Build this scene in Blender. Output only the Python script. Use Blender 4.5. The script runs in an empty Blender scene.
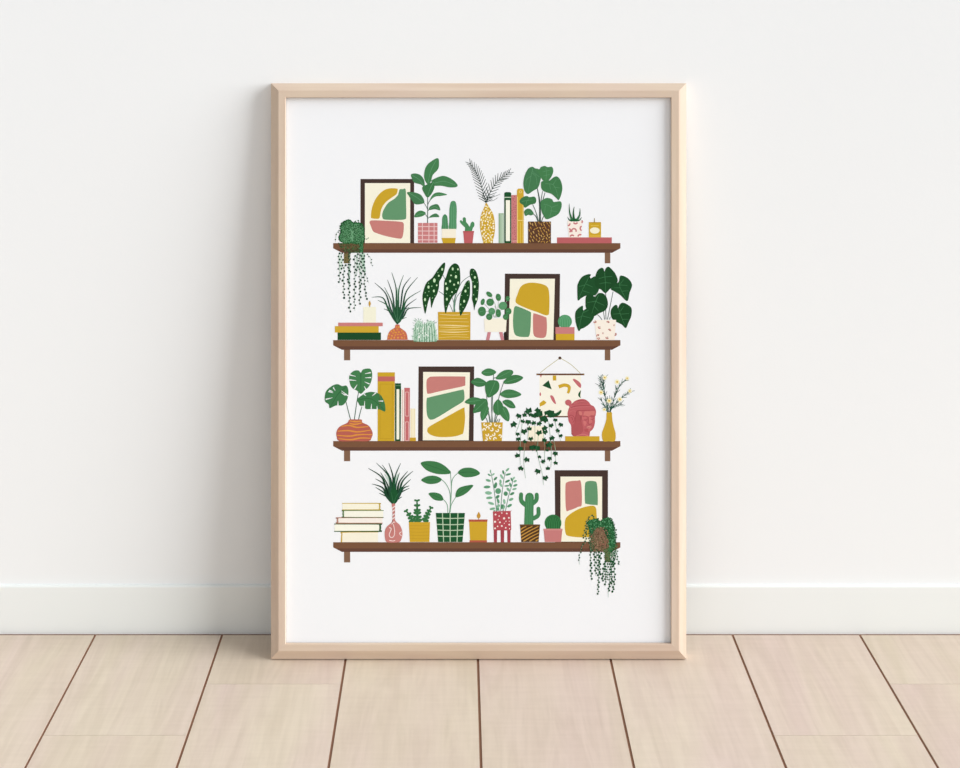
import bpy, bmesh, math, random
from mathutils import Vector, Matrix

sc = bpy.context.scene
COL = sc.collection
R = random.Random(7)

# ------------------------------------------------------------------ geometry of the place
F = 1500.0                       # focal length in pixels of the 960 px wide picture
TH = math.radians(4.864550815151301)   # pitch of the camera = lean of the frame
H = 0.9194610241               # camera height
YW = 1.9621778913               # distance of the wall
XP, YP = 457.0, 78.66053372       # principal point
Z0 = 1.9458072289              # distance of the frame's face
BOARD = 0.005                  # skirting thickness

def cam2world(X, Y, Z):
    return Vector((X, Y*math.sin(TH) + Z*math.cos(TH), H + Y*math.cos(TH) - Z*math.sin(TH)))

def floor_at(px, py):
    d = cam2world((px-XP)/F, (YP-py)/F, 1.0) - Vector((0, 0, H))
    k = -H/d.z
    return Vector((0, 0, H)) + d*k

# ------------------------------------------------------------------ materials
def lin(c):
    c /= 255.0
    return c/12.92 if c <= 0.04045 else ((c+0.055)/1.055)**2.4

def rgb(h, k=1.0):
    h = h.lstrip('#')
    return tuple(min(1.0, lin(int(h[i:i+2], 16))*k) for i in (0, 2, 4)) + (1.0,)

def base_mat(name, rough=0.6, spec=0.3):
    m = bpy.data.materials.new(name); m.use_nodes = True
    nt = m.node_tree; b = nt.nodes['Principled BSDF']
    b.inputs['Roughness'].default_value = rough
    b.inputs['Specular IOR Level'].default_value = spec
    return m, nt, b

INK_K = 0.93
_ink = {}
def ink(hexcol):
    if hexcol not in _ink:
        m, nt, b = base_mat('ink_' + hexcol.lstrip('#'), 0.8, 0.1)
        n = nt.nodes.new('ShaderNodeTexNoise'); n.inputs['Scale'].default_value = 400
        tc = nt.nodes.new('ShaderNodeTexCoord')
        nt.links.new(tc.outputs['Object'], n.inputs['Vector'])
        mx = nt.nodes.new('ShaderNodeMix'); mx.data_type = 'RGBA'
        c = rgb(hexcol); lum = 0.2126*c[0] + 0.7152*c[1] + 0.0722*c[2]
        k = 0.99 if c[1] > 2.5*c[2] and c[0] > c[1] else 0.92
        c = [lum + (v-lum)*k for v in c[:3]]
        mx.inputs[6].default_value = [v*INK_K*0.99 for v in c] + [1]
        mx.inputs[7].default_value = [v*INK_K*1.01 for v in c] + [1]
        nt.links.new(n.outputs['Fac'], mx.inputs[0])
        nt.links.new(mx.outputs[2], b.inputs['Base Color'])
        _ink[hexcol] = m
    return _ink[hexcol]

def plain_noise(name, c1, c2, scale, rough, bump=0.0, bscale=200, spec=0.3):
    m, nt, b = base_mat(name, rough, spec)
    tc = nt.nodes.new('ShaderNodeTexCoord')
    n = nt.nodes.new('ShaderNodeTexNoise'); n.inputs['Scale'].default_value = scale
    nt.links.new(tc.outputs['Object'], n.inputs['Vector'])
    mx = nt.nodes.new('ShaderNodeMix'); mx.data_type = 'RGBA'
    mx.inputs[6].default_value = c1; mx.inputs[7].default_value = c2
    nt.links.new(n.outputs['Fac'], mx.inputs[0])
    nt.links.new(mx.outputs[2], b.inputs['Base Color'])
    if bump:
        n2 = nt.nodes.new('ShaderNodeTexNoise'); n2.inputs['Scale'].default_value = bscale
        nt.links.new(tc.outputs['Object'], n2.inputs['Vector'])
        bp = nt.nodes.new('ShaderNodeBump'); bp.inputs['Strength'].default_value = bump
        bp.inputs['Distance'].default_value = 0.001
        nt.links.new(n2.outputs['Fac'], bp.inputs['Height'])
        nt.links.new(bp.outputs['Normal'], b.inputs['Normal'])
    return m

M_WALL = plain_noise('white_wall_paint', rgb('#F0F0EE'), rgb('#F3F3F1'), 1.6, 0.85, 0.05, 260)
M_SKIRT = plain_noise('white_skirting_paint', rgb('#ECEDE8'), rgb('#EFF0EC'), 2.0, 0.6)
M_PAPER = plain_noise('matte_paper', rgb('#F3F3F3', 0.97), rgb('#F4F4F4', 0.97), 300, 0.9, spec=0.1)
M_BOARD = plain_noise('grey_backing_board', rgb('#8A7A68'), rgb('#9A8A76'), 40, 0.9)
M_GAP = plain_noise('dark_joint', rgb('#8A6450'), rgb('#967058'), 30, 0.9)

def wood(name, axis):
    """pale maple, grain running along the given local axis"""
    m, nt, b = base_mat(name, 0.5, 0.3)
    tc = nt.nodes.new('ShaderNodeTexCoord')
    mp = nt.nodes.new('ShaderNodeMapping')
    s = [90.0, 90.0, 90.0]; s[axis] = 5.0
    mp.inputs['Scale'].default_value = s
    nt.links.new(tc.outputs['Object'], mp.inputs['Vector'])
    n = nt.nodes.new('ShaderNodeTexNoise'); n.inputs['Scale'].default_value = 1.0
    n.inputs['Detail'].default_value = 5
    nt.links.new(mp.outputs['Vector'], n.inputs['Vector'])
    mp2 = nt.nodes.new('ShaderNodeMapping')
    s = [14.0, 14.0, 14.0]; s[axis] = 7.0
    mp2.inputs['Scale'].default_value = s
    nt.links.new(tc.outputs['Object'], mp2.inputs['Vector'])
    n2 = nt.nodes.new('ShaderNodeTexNoise'); n2.inputs['Scale'].default_value = 1.0
    nt.links.new(mp2.outputs['Vector'], n2.inputs['Vector'])
    r = nt.nodes.new('ShaderNodeValToRGB')
    r.color_ramp.elements[0].position = 0.3; r.color_ramp.elements[0].color = rgb('#C8AE96')
    r.color_ramp.elements[1].position = 0.7; r.color_ramp.elements[1].color = rgb('#D9C5B1')
    nt.links.new(n.outputs['Fac'], r.inputs['Fac'])
    r2 = nt.nodes.new('ShaderNodeValToRGB')
    r2.color_ramp.elements[0].position = 0.35; r2.color_ramp.elements[0].color = rgb('#D9C4AB')
    r2.color_ramp.elements[1].position = 0.65; r2.color_ramp.elements[1].color = rgb('#D3BAA7')
    nt.links.new(n2.outputs['Fac'], r2.inputs['Fac'])
    mx = nt.nodes.new('ShaderNodeMix'); mx.data_type = 'RGBA'; mx.inputs[0].default_value = 0.5
    nt.links.new(r.outputs['Color'], mx.inputs[6]); nt.links.new(r2.outputs['Color'], mx.inputs[7])
    nt.links.new(mx.outputs[2], b.inputs['Base Color'])
    return m

M_WOOD_H = wood('maple_grain_across', 0)
M_WOOD_V = wood('maple_grain_upright', 2)

def floor_mat():
    m, nt, b = base_mat('pale_oak_planks', 0.55, 0.3)
    N = nt.nodes; L = nt.links
    tc = N.new('ShaderNodeTexCoord')
    at = N.new('ShaderNodeAttribute'); at.attribute_name = 'tone'
    # every plank reads the grain at its own offset
    off = N.new('ShaderNodeCombineXYZ')
    mm = N.new('ShaderNodeMath'); mm.operation = 'MULTIPLY'; mm.inputs[1].default_value = 17.0
    L.new(at.outputs['Fac'], mm.inputs[0]); L.new(mm.outputs[0], off.inputs['Z']); L.new(mm.outputs[0], off.inputs['Y'])
    add = N.new('ShaderNodeVectorMath'); add.operation = 'ADD'
    L.new(tc.outputs['Object'], add.inputs[0]); L.new(off.outputs[0], add.inputs[1])
    def noise(scale, vec, detail=4, dist=0.0):
        mp = N.new('ShaderNodeMapping'); mp.inputs['Scale'].default_value = vec
        L.new(add.outputs[0], mp.inputs['Vector'])
        n = N.new('ShaderNodeTexNoise'); n.inputs['Scale'].default_value = scale
        n.inputs['Detail'].default_value = detail; n.inputs['Distortion'].default_value = dist
        L.new(mp.outputs[0], n.inputs['Vector']); return n
    def ramp(n, p0, c0, p1, c1):
        r = N.new('ShaderNodeValToRGB')
        r.color_ramp.elements[0].position = p0; r.color_ramp.elements[0].color = c0
        r.color_ramp.elements[1].position = p1; r.color_ramp.elements[1].color = c1
        L.new(n.outputs['Fac'], r.inputs['Fac']); return r
    def mix(a, b_, f, mode='MIX'):
        x = N.new('ShaderNodeMix'); x.data_type = 'RGBA'; x.blend_type = mode
        if isinstance(f, float): x.inputs[0].default_value = f
        else: L.new(f, x.inputs[0])
        L.new(a, x.inputs[6]); L.new(b_, x.inputs[7]); return x.outputs[2]
    broad = ramp(noise(1.0, (9, 1.6, 1), 3, 0.6), 0.36, rgb('#DACBB6'), 0.64, rgb('#D9C5B8'))
    figure = ramp(noise(1.0, (30, 3.0, 1), 3, 2.2), 0.35, (0.93, 0.92, 0.905, 1), 0.6, (1, 1, 1, 1))
    fine = ramp(noise(1.0, (14, 160, 1), 5), 0.3, (0.965, 0.96, 0.955, 1), 0.65, (1, 1, 1, 1))
    grain = ramp(noise(1.0, (220, 10, 1), 4), 0.3, (0.96, 0.955, 0.95, 1), 0.65, (1, 1, 1, 1))
    c = mix(broad.outputs[0], figure.outputs[0], 1.0, 'MULTIPLY')
    c = mix(c, fine.outputs[0], 1.0, 'MULTIPLY')
    c = mix(c, grain.outputs[0], 1.0, 'MULTIPLY')
    tone = N.new('ShaderNodeValToRGB')
    tone.color_ramp.elements[0].color = (0.965, 0.95, 0.93, 1); tone.color_ramp.elements[1].color = (1, 0.995, 0.99, 1)
    L.new(at.outputs['Fac'], tone.inputs['Fac'])
    c = mix(c, tone.outputs[0], 1.0, 'MULTIPLY')
    L.new(c, b.inputs['Base Color'])
    return m
M_FLOOR = floor_mat()

# ------------------------------------------------------------------ mesh helpers
def link(name, me, mats, parent=None):
    o = bpy.data.objects.new(name, me)
    for m in mats: me.materials.append(m)
    COL.objects.link(o)
    if parent: o.parent = parent
    return o

def box_bm(bm, x0, x1, y0, y1, z0, z1, mi=0):
    v = [bm.verts.new(p) for p in ((x0,y0,z0),(x1,y0,z0),(x1,y1,z0),(x0,y1,z0),(x0,y0,z1),(x1,y0,z1),(x1,y1,z1),(x0,y1,z1))]
    fs = []
    for q in ((3,2,1,0),(4,5,6,7),(0,1,5,4),(1,2,6,5),(2,3,7,6),(3,0,4,7)):
        f = bm.faces.new([v[i] for i in q]); f.material_index = mi; fs.append(f)
    return v, fs

def done(bm, name, mats, parent=None):
    me = bpy.data.meshes.new(name); bm.normal_update(); bm.to_mesh(me); bm.free()
    return link(name, me, mats, parent)

# ------------------------------------------------------------------ the room
def build_floor():
    bm = bmesh.new()
    tone = bm.faces.layers.float.new('tone')
    YF = YW - BOARD                       # front of the skirting
    xs = [floor_at(px, 633.5).x for px in (96, 222.6, 349.6, 477.2, 605, 732, 859)]
    w = (xs[-1]-xs[0])/6
    left = [xs[0]-w*k for k in range(12, 0, -1)]
    right = [xs[-1]+w*k for k in range(1, 12)]
    xs = left + xs + right
    base = len(left)
    s1, s2 = floor_at(480, 684).y, floor_at(480, 735.3).y
    cuts = {base-1: [], base: [s2], base+1: [s1], base+2: [], base+3: [], base+4: [], base+5: [s2], base+6: [s1]}
    rr = random.Random(3)
    g = 0.0016
    yb = -1.2
    for i in range(len(xs)-1):
        cs = cuts.get(i)
        if cs is None: cs = [yb + 0.4 + rr.random()*2.2]
        ends = [yb] + sorted(cs) + [YF-0.0047]
        for a, b_ in zip(ends[:-1], ends[1:]):
            e = 0.0003
            v, fs = box_bm(bm, xs[i]+g, xs[i+1]-g, a+e, b_-e, -0.012, 0.0)
            t = rr.random()
            for f in fs: f[tone] = t
    # dark bed under the planks
    v, fs = box_bm(bm, xs[0]-0.01, xs[-1]+0.01, yb-0.01, YW+0.02, -0.03, -0.0014, 1)
    # thin joint strip against the skirting
    o = done(bm, 'floor', [M_FLOOR, M_GAP])
    o['kind'] = 'structure'
    return o
build_floor()

bm = bmesh.new(); box_bm(bm, -2.6, 2.6, YW, YW+0.12, -0.03, 2.6)
o = done(bm, 'wall_back', [M_WALL]); o['kind'] = 'structure'

# skirting: rounded top edge, tiny dark joint under it
d = cam2world((480-XP)/F, (YP-586)/F, 1.0) - Vector((0, 0, H))
hb = H + d.z*((YW-BOARD)/d.y)
bm = bmesh.new()
prof = [(0, -0.0011), (-BOARD, -0.0011), (-BOARD, hb-0.002), (-BOARD+0.0007, hb-0.0006), (-BOARD+0.002, hb), (0, hb)]
va = [bm.verts.new((-2.6, YW+p[0], p[1])) for p in prof]
vb = [bm.verts.new((2.6, YW+p[0], p[1])) for p in prof]
n = len(prof)
for i in range(n):
    bm.faces.new([va[i], va[(i+1) % n], vb[(i+1) % n], vb[i]])
bm.faces.new(va[::-1]); bm.faces.new(vb)
bmesh.ops.recalc_face_normals(bm, faces=bm.faces)
o = done(bm, 'baseboard_back', [M_SKIRT]); o['kind'] = 'structure'

# ------------------------------------------------------------------ the picture frame
# frame space: x right, z up along the frame, y into the frame (0 = front face)
T, BV, REC = 0.024, 0.006, 0.0048
def fx(px, z=Z0): return (px-XP)/F*z
def fz(py, z=Z0): return (YP-py)/F*z
oxc = fx(478.6, Z0+BV)                   # centre line of the frame
ozb = fz(659, Z0+BV)                     # lower edge
root = bpy.data.objects.new('picture_frame', None); COL.objects.link(root)
root.empty_display_size = 0.1
root.location = cam2world(oxc, ozb, Z0)
root.rotation_euler = (-TH, 0, 0)
root['label'] = 'tall pale wooden picture frame leaning on the white wall, holding a print of plant shelves'
root['category'] = 'picture frame'

IL, IR, IT, IB = fx(285.6)-oxc, fx(671.2)-oxc, fz(97.6)-ozb, fz(644.0)-ozb      # opening
FL, FR, FT, FB = fx(278.2)-oxc, fx(679.2)-oxc, fz(90.4)-ozb, fz(651.2)-ozb      # face / bevel edge
z1 = Z0+BV
OL, OR_, OT, OB = fx(271, z1)-oxc, fx(686.3, z1)-oxc, fz(83.3, z1)-ozb, 0.0      # outer
RB = 0.005
def rect(l, r, t, b, y): return [(l, y, b), (r, y, b), (r, y, t), (l, y, t)]
e = 0.0006
loops = [rect(IL, IR, IT, IB, REC), rect(IL, IR, IT, IB, e), rect(IL-e, IR+e, IT+e, IB-e, 0.0),
         rect(FL+e, FR-e, FT-e, FB+e, 0.0), rect(FL-e, FR+e, FT+e, FB-e, e*0.7),
         rect(OL, OR_, OT, OB, BV), rect(OL, OR_, OT, OB, T),
         rect(IL-RB, IR+RB, IT+RB, IB-RB, T), rect(IL-RB, IR+RB, IT+RB, IB-RB, REC)]
for side, (a, b_), m in (('bottom', (0, 1), M_WOOD_H), ('right', (1, 2), M_WOOD_V), ('top', (2, 3), M_WOOD_H), ('left', (3, 0), M_WOOD_V)):
    bm = bmesh.new()
    A = [bm.verts.new(l[a]) for l in loops]; B = [bm.verts.new(l[b_]) for l in loops]
    k = len(loops)
    for i in range(k):
        bm.faces.new([A[i], B[i], B[(i+1) % k], A[(i+1) % k]])
    bm.faces.new(A[::-1]); bm.faces.new(B)
    bmesh.ops.recalc_face_normals(bm, faces=bm.faces)
    done(bm, 'frame_rail', [m], root)['label'] = {'bottom': 'bottom rail standing on the floor', 'right': 'right rail, its outer bevel brightly lit',
        'top': 'top rail', 'left': 'left rail, its outer bevel in shade'}[side]
# backing board
bm = bmesh.new(); box_bm(bm, IL-RB+0.001, IR+RB-0.001, REC+0.0022, REC+0.006, IB-RB+0.001, IT+RB-0.001)
done(bm, 'backing_board', [M_BOARD], root)
# paper sheet
YS = REC + 0.0014                        # depth of the paper surface
bm = bmesh.new(); box_bm(bm, IL-RB+0.001, IR+RB-0.001, YS, YS+0.0005, IB-RB+0.001, IT+RB-0.001)
sheet = done(bm, 'art_print', [M_PAPER], root)
sheet['label'] = 'white paper print of four brown shelves crowded with plants, books and pictures'

# ------------------------------------------------------------------ printing on the sheet
# drawing units: one unit is one 1/739 of the sheet height or so; sx, sz turn them into metres on the sheet
ZS = Z0 + YS
U = ZS/F
SX0, SZ0 = XP, YP
def sx(u): return (u-SX0)*U - oxc
def sz(v): return (SZ0-v)*U - ozb
LV = 0.000008
BASE = {1: 0, 2: 0, 3: 1, 4: 2, 5: 2, 6: 3, 7: 4}

def cr(pts, closed, seg=6):
    n = len(pts); out = []
    rng = range(n) if closed else range(n-1)
    for i in rng:
        p1, p2 = pts[i], pts[(i+1) % n]
        p0 = pts[(i-1) % n] if closed or i > 0 else p1
        p3 = pts[(i+2) % n] if closed or i+2 < n else p2
        for s in range(seg):
            t = s/seg; t2 = t*t; t3 = t2*t
            out.append(tuple(0.5*(2*p1[k] + (p2[k]-p0[k])*t + (2*p0[k]-5*p1[k]+4*p2[k]-p3[k])*t2 + (3*p1[k]-p0[k]-3*p2[k]+p3[k])*t3) for k in (0, 1)))
    if not closed: out.append(pts[-1])
    return out

def G(o, pts): return [(o[0]+p[0]/o[2], o[1]+p[1]/o[2]) for p in pts]

def inside(p, poly):
    c = False; n = len(poly)
    for i in range(n):
        a, b_ = poly[i], poly[i-1]
        if (a[1] > p[1]) != (b_[1] > p[1]) and p[0] < (b_[0]-a[0])*(p[1]-a[1])/(b_[1]-a[1]) + a[0]:
            c = not c
    return c

class Ink:
    """one printed motif, drawn in the grid `o` = (origin x, origin y, grid steps per unit)"""
    def __init__(s, name, label, level, o=(0, 0, 1)):
        s.name, s.label, s.base, s.o = name, label, BASE[level], o
        s.bm = bmesh.new(); s.mats = []; s.l = 0
    def mi(s, c):
        if c not in s.mats: s.mats.append(c)
        return s.mats.index(c)
    def raw(s, pts, c, lv):
        s.l += 1
        d = YS - (s.base*7 + lv + 1)*LV - (s.l % 12)*6e-7
        # drop doubles
        q = []
        for p in pts:
            if not q or abs(p[0]-q[-1][0]) + abs(p[1]-q[-1][1]) > 1e-5: q.append(p)
        if len(q) > 2 and abs(q[0][0]-q[-1][0]) + abs(q[0][1]-q[-1][1]) < 1e-5: q.pop()
        if len(q) < 3: return
        area = sum(q[i-1][0]*q[i][1]-q[i][0]*q[i-1][1] for i in range(len(q)))
        if area > 0: q = q[::-1]
        vs = [s.bm.verts.new((sx(p[0]), d, sz(p[1]))) for p in q]
        f = s.bm.faces.new(vs); f.material_index = s.mi(c)
        if len(vs) > 4: bmesh.ops.triangulate(s.bm, faces=[f], ngon_method='EAR_CLIP')
    def poly(s, pts, c, lv=0): s.raw(G(s.o, pts), c, lv); return s
    def blob(s, pts, c, lv=0, seg=5): s.raw(cr(G(s.o, pts), True, seg), c, lv); return s
    def rect(s, x0, y0, x1, y1, c, lv=0): return s.poly([(x0,y0),(x1,y0),(x1,y1),(x0,y1)], c, lv)
    def ell(s, x, y, rx, ry, c, lv=0, rot=0, n=14):
        ca, sa = math.cos(math.radians(rot)), math.sin(math.radians(rot))
        return s.poly([(x + rx*math.cos(t)*ca - ry*math.sin(t)*sa, y + rx*math.cos(t)*sa + ry*math.sin(t)*ca) for t in [2*math.pi*i/n for i in range(n)]], c, lv)
    def stroke(s, pts, w0, w1, c, lv=1, wm=None, seg=5, cap=False):
        p = G(s.o, pts)
        if len(p) > 2: p = cr(p, False, seg)
        k = s.o[2]; n = len(p); L, Rr = [], []
        for i in range(n):
            a, b_ = p[max(0, i-1)], p[min(n-1, i+1)]
            dx, dy = b_[0]-a[0], b_[1]-a[1]; d = math.hypot(dx, dy) or 1e-6
            t = i/(n-1)
            if wm is None: w = w0 + (w1-w0)*t
            else: w = w0 + (wm-w0)*2*t if t < .5 else wm + (w1-wm)*(2*t-1)
            w = w/k/2
            L.append((p[i][0]-dy/d*w, p[i][1]+dx/d*w)); Rr.append((p[i][0]+dy/d*w, p[i][1]-dx/d*w))
        s.l += 1; dd = YS - (s.base*7 + lv + 1)*LV - (s.l % 12)*6e-7
        lv_ = [s.bm.verts.new((sx(q[0]), dd, sz(q[1]))) for q in L]
        rv_ = [s.bm.verts.new((sx(q[0]), dd, sz(q[1]))) for q in Rr]
        m = s.mi(c)
        for i in range(n-1):
            f = s.bm.faces.new([lv_[i], lv_[i+1], rv_[i+1], rv_[i]]); f.material_index = m
        if cap:
            for q, w in ((pts[0], w0), (pts[-1], w1)): s.ell(q[0], q[1], w/2, w/2, c, lv, n=12)
        return s
    def leaf(s, a, b_, w, c, lv=1, bend=0.0, p=0.8, vein=None):
        (x0, y0), (x1, y1) = a, b_
        dx, dy = x1-x0, y1-y0; d = math.hypot(dx, dy); nx, ny = -dy/d, dx/d
        L, Rr, C = [], [], []
        n = 10
        for i in range(n+1):
            t = i/n; cxx = x0+dx*t + nx*bend*math.sin(math.pi*t); cyy = y0+dy*t + ny*bend*math.sin(math.pi*t)
            ww = w/2*math.sin(math.pi*t**0.9)**p if 0 < i < n else 0
            C.append((cxx, cyy))
            L.append((cxx+nx*ww, cyy+ny*ww)); Rr.append((cxx-nx*ww, cyy-ny*ww))
        s.poly(L + Rr[-2:0:-1], c, lv)
        if vein: s.stroke([C[1], C[5], C[9]], 0.35*s.o[2], 0.25*s.o[2], vein, lv+1)
        return s
    def arc(s, x, y, r, a0, a1, w, c, lv=1):
        pts = [(x + r*math.cos(math.radians(a0 + (a1-a0)*i/4)), y + r*math.sin(math.radians(a0 + (a1-a0)*i/4))) for i in range(5)]
        return s.stroke(pts, w, w, c, lv, seg=2)
    def scatter(s, region, n, mind, fn, seed=1, margin=0):
        rr = random.Random(seed); xs = [p[0] for p in region]; ys = [p[1] for p in region]
        got = []; tries = 0
        while len(got) < n and tries < n*60:
            tries += 1
            p = (rr.uniform(min(xs), max(xs)), rr.uniform(min(ys), max(ys)))
            ok = inside(p, region)
            if ok and margin:
                ok = all(inside((p[0]+margin*dx, p[1]+margin*dy), region) for dx, dy in ((1,0),(-1,0),(0,1),(0,-1)))
            if ok and all((p[0]-q[0])**2+(p[1]-q[1])**2 > mind*mind for q in got):
                got.append(p); fn(s, p[0], p[1], rr)
        return s
    def end(s):
        me = bpy.data.meshes.new(s.name); s.bm.normal_update(); s.bm.to_mesh(me); s.bm.free()
        o = link(s.name, me, [ink(c) for c in s.mats], sheet)
        o['label'] = s.label
        return o

CREAM, MUST, GRN, PINK = '#FBF5DC', '#CEA628', '#62986A', '#CD7F76'
DKBR, SH1, SH2, BRK = '#47352F', '#7C5439', '#674434', '#86634A'
LEAF, LEAFD, LVEIN, DG = '#407C4C', '#356F40', '#63A070', '#144A20'
STEM, WHITE, RED, LCAC = '#3A5A48', '#F3F3F3', '#C26163', '#4F9462'

Z_ = {'r1a': (325,150,9.6), 'r1b': (325,210,6.98), 'r1c': (400,150,7.68), 'r1d': (460,150,7.68), 'r1e': (540,150,6.4),
      'r2a': (325,255,6.98), 'r2b': (405,255,7.68), 'r2c': (470,255,7.68), 'r2d': (545,255,6.98),
      'r3a': (325,360,7.31), 'r3b': (400,355,7.68), 'r3c': (465,355,7.68), 'r3d': (505,350,5.485),
      'r4a': (325,450,6.4), 'r4b': (400,455,7.68), 'r4c': (465,455,7.68), 'r4d': (540,460,5.12),
      'd1': (330,215,19.2), 'd2': (330,250,11.82), 'd3': (465,155,15.36), 'd4': (475,195,12), 'd5': (520,160,11.82),
      'd6': (560,390,13.96), 'd7': (570,510,8.53), 'd8': (510,400,9.03), 'd9': (418,258,12.39), 'd10': (370,270,9.6),
      'd11': (570,262,8.73), 'd12': (594,370,10.24), 'd13': (482,465,9.6), 'd14': (325,460,8.72), 'd15': (530,350,10.97),
      'd16': (554,210,12.8)}

# ---- shelves
for yt, bl, br, lab in ((243.1, 1, 1, 'brown printed shelf, uppermost of the four'), (340.1, 1, 1, 'brown printed shelf, second from the top'),
                (441.0, 1, 1, 'brown printed shelf, third from the top'), (542.2, 1, 1, 'brown printed shelf, lowest of the four')):
    s = Ink('printed_shelf', lab, 3)
    s.poly([(333.2, yt), (620.4, yt), (620.4, yt+5.2), (612, yt+9.7), (342, yt+9.7), (333.2, yt+5.2)], SH1)
    s.poly([(335.6, yt+6.2), (618.2, yt+6.2), (612, yt+9.7), (342, yt+9.7)], SH2, 1)
    s.rect(344.0, yt+9.7, 350.2, yt+20.2, BRK); s.rect(604.8, yt+9.7, 610.3, yt+20.2, BRK)
    s.end()

# ---- framed pictures drawn on the print
def picture(label, o, outer, inner, shapes):
    s = Ink('printed_picture', label, 1, o)
    s.poly(outer, DKBR); s.poly(inner, CREAM, 1)
    for pts, c in shapes: s.blob(pts, c, 2)
    s.end()
picture('dark framed abstract at the left end of the top shelf', Z_['r1a'], [(340,278),(856,278),(856,897),(340,897)], [(383,318),(818,318),(818,893),(383,893)],
    [([(441,640),(450,560),(485,470),(545,400),(610,370),(690,370),(697,390),(685,425),(640,458),(580,505),(540,570),(527,640),(512,660),(455,657)], MUST),
     ([(715,380),(745,376),(774,380),(778,500),(780,640),(765,665),(700,672),(575,668),(552,650),(550,610),(570,560),(610,505),(670,465),(708,420)], GRN),
     ([(428,690),(460,675),(600,680),(720,688),(752,700),(757,740),(752,800),(738,845),(705,850),(600,830),(500,800),(462,780),(440,730)], PINK)])
picture('dark framed abstract with a big mustard shape on the second shelf', Z_['r2c'], [(268,143),(692,145),(686,655),(262,655)], [(307,183),(652,182),(640,651),(298,651)],
    [([(350,345),(365,300),(385,250),(420,222),(480,212),(560,225),(600,255),(610,330),(608,440),(600,460),(575,462),(520,440),(440,412),(362,375)], MUST),
     ([(345,395),(375,398),(460,435),(468,455),(465,560),(455,620),(430,630),(370,625),(340,600),(330,520),(335,430)], GRN),
     ([(485,460),(500,450),(575,475),(588,490),(590,580),(575,632),(520,635),(490,615),(484,560)], PINK)])
picture('dark framed abstract with three stacked shapes on the third shelf', Z_['r3b'], [(142,88),(570,88),(565,662),(138,662)], [(178,130),(537,133),(528,655),(175,655)],
    [([(205,195),(220,175),(260,165),(480,165),(498,172),(500,220),(492,238),(400,258),(300,280),(220,298),(207,285),(203,240)], PINK),
     ([(205,340),(225,325),(350,295),(470,268),(490,272),(495,330),(480,360),(400,410),(290,478),(240,497),(215,480),(204,430)], GRN),
     ([(210,575),(225,550),(330,490),(480,408),(492,415),(500,480),(488,590),(465,612),(400,628),(300,630),(240,615),(213,595)], MUST)])
picture('dark framed abstract at the right end of the lowest shelf', Z_['r4d'], [(75,52),(348,52),(348,422),(78,422)], [(105,85),(318,85),(318,418),(105,418)],
    [([(130,140),(140,113),(190,106),(210,115),(214,225),(195,240),(150,258),(133,252)], PINK),
     ([(230,130),(240,110),(275,108),(292,125),(296,222),(285,230),(240,225),(230,212)], GRN),
     ([(128,310),(150,280),(200,250),(255,235),(283,240),(290,280),(288,380),(230,396),(150,390),(130,372)], MUST)])

# ================= top shelf
s = Ink('printed_potted_plant', 'broad-leaved plant in a pink checked pot on the top shelf', 5, Z_['r1c'])
s.stroke([(212,560),(213,440),(212,340)], 6, 5, STEM, 1)
for a in ([(213,522),(200,500),(188,488)], [(212,455),(200,430),(180,400)], [(213,425),(222,400),(245,372)], [(213,470),(225,455),(235,445)], [(215,525),(228,515),(240,508)]): s.stroke(a, 4.5, 4, STEM, 1)
L = [[(190,230),(185,190),(195,140),(225,98),(290,62),(300,110),(290,150),(250,195),(238,240),(215,265)],
     [(85,188),(120,180),(160,195),(186,235),(188,285),(160,265),(110,250),(92,220)],
     [(240,235),(300,205),(345,200),(400,225),(440,264),(432,284),(380,287),(320,275),(262,274),(255,250)],
     [(55,325),(110,325),(160,345),(185,385),(180,410),(120,417),(90,385),(70,355)],
     [(228,388),(255,340),(300,325),(362,342),(320,352),(270,358)],
     [(222,460),(235,430),(280,415),(300,430),(308,463),(270,455)],
     [(110,513),(125,480),(160,465),(197,482),(180,505),(140,516)],
     [(223,518),(250,495),(280,488),(302,513),(260,516)]]
for i, q in enumerate(L): s.blob(q, LEAF if i % 2 else '#41824C', 2)
s.blob([(262,232),(264,290),(240,340),(213,365),(190,340),(170,290),(200,268),(240,250)], '#397944', 3)
for v in ([(278,80),(240,150),(215,250)], [(95,195),(150,230),(180,275)], [(262,255),(340,240),(425,270)], [(70,330),(130,365),(178,402)], [(258,245),(230,300),(214,350)], [(232,380),(280,345),(350,340)], [(225,455),(265,435),(300,455)], [(120,508),(155,490),(190,485)]): s.stroke(v, 3.5, 2.5, LVEIN, 4)
s.rect(138,560,288,712, '#D07F7E')
for x in (172, 222, 262): s.rect(x-3,560,x+3,712, '#F0C9C4', 1)
for y in (588, 622, 655, 690): s.rect(138,y-3,288,y+3, '#F0C9C4', 2)
s.end()

s = Ink('printed_cactus', 'two-column cactus in a cream and mustard pot on the top shelf', 5, Z_['r1c'])
s.blob([(378,612),(378,540),(380,450),(390,402),(410,390),(428,402),(436,450),(434,540),(430,612)], LCAC)
s.blob([(322,612),(323,560),(326,515),(345,493),(363,512),(368,560),(368,612)], '#488B5A')
for x in (396, 411, 424): s.stroke([(x,610),(x,430)], 3, 2, '#6BAA7C', 1)
for x in (336, 350): s.stroke([(x,610),(x,520)], 3, 2, '#68A578', 1)
s.rect(322,606,430,678, '#FBF1D8', 2); s.poly([(318,675),(428,675),(423,715),(330,715)], MUST, 3)
s.end()

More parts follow.
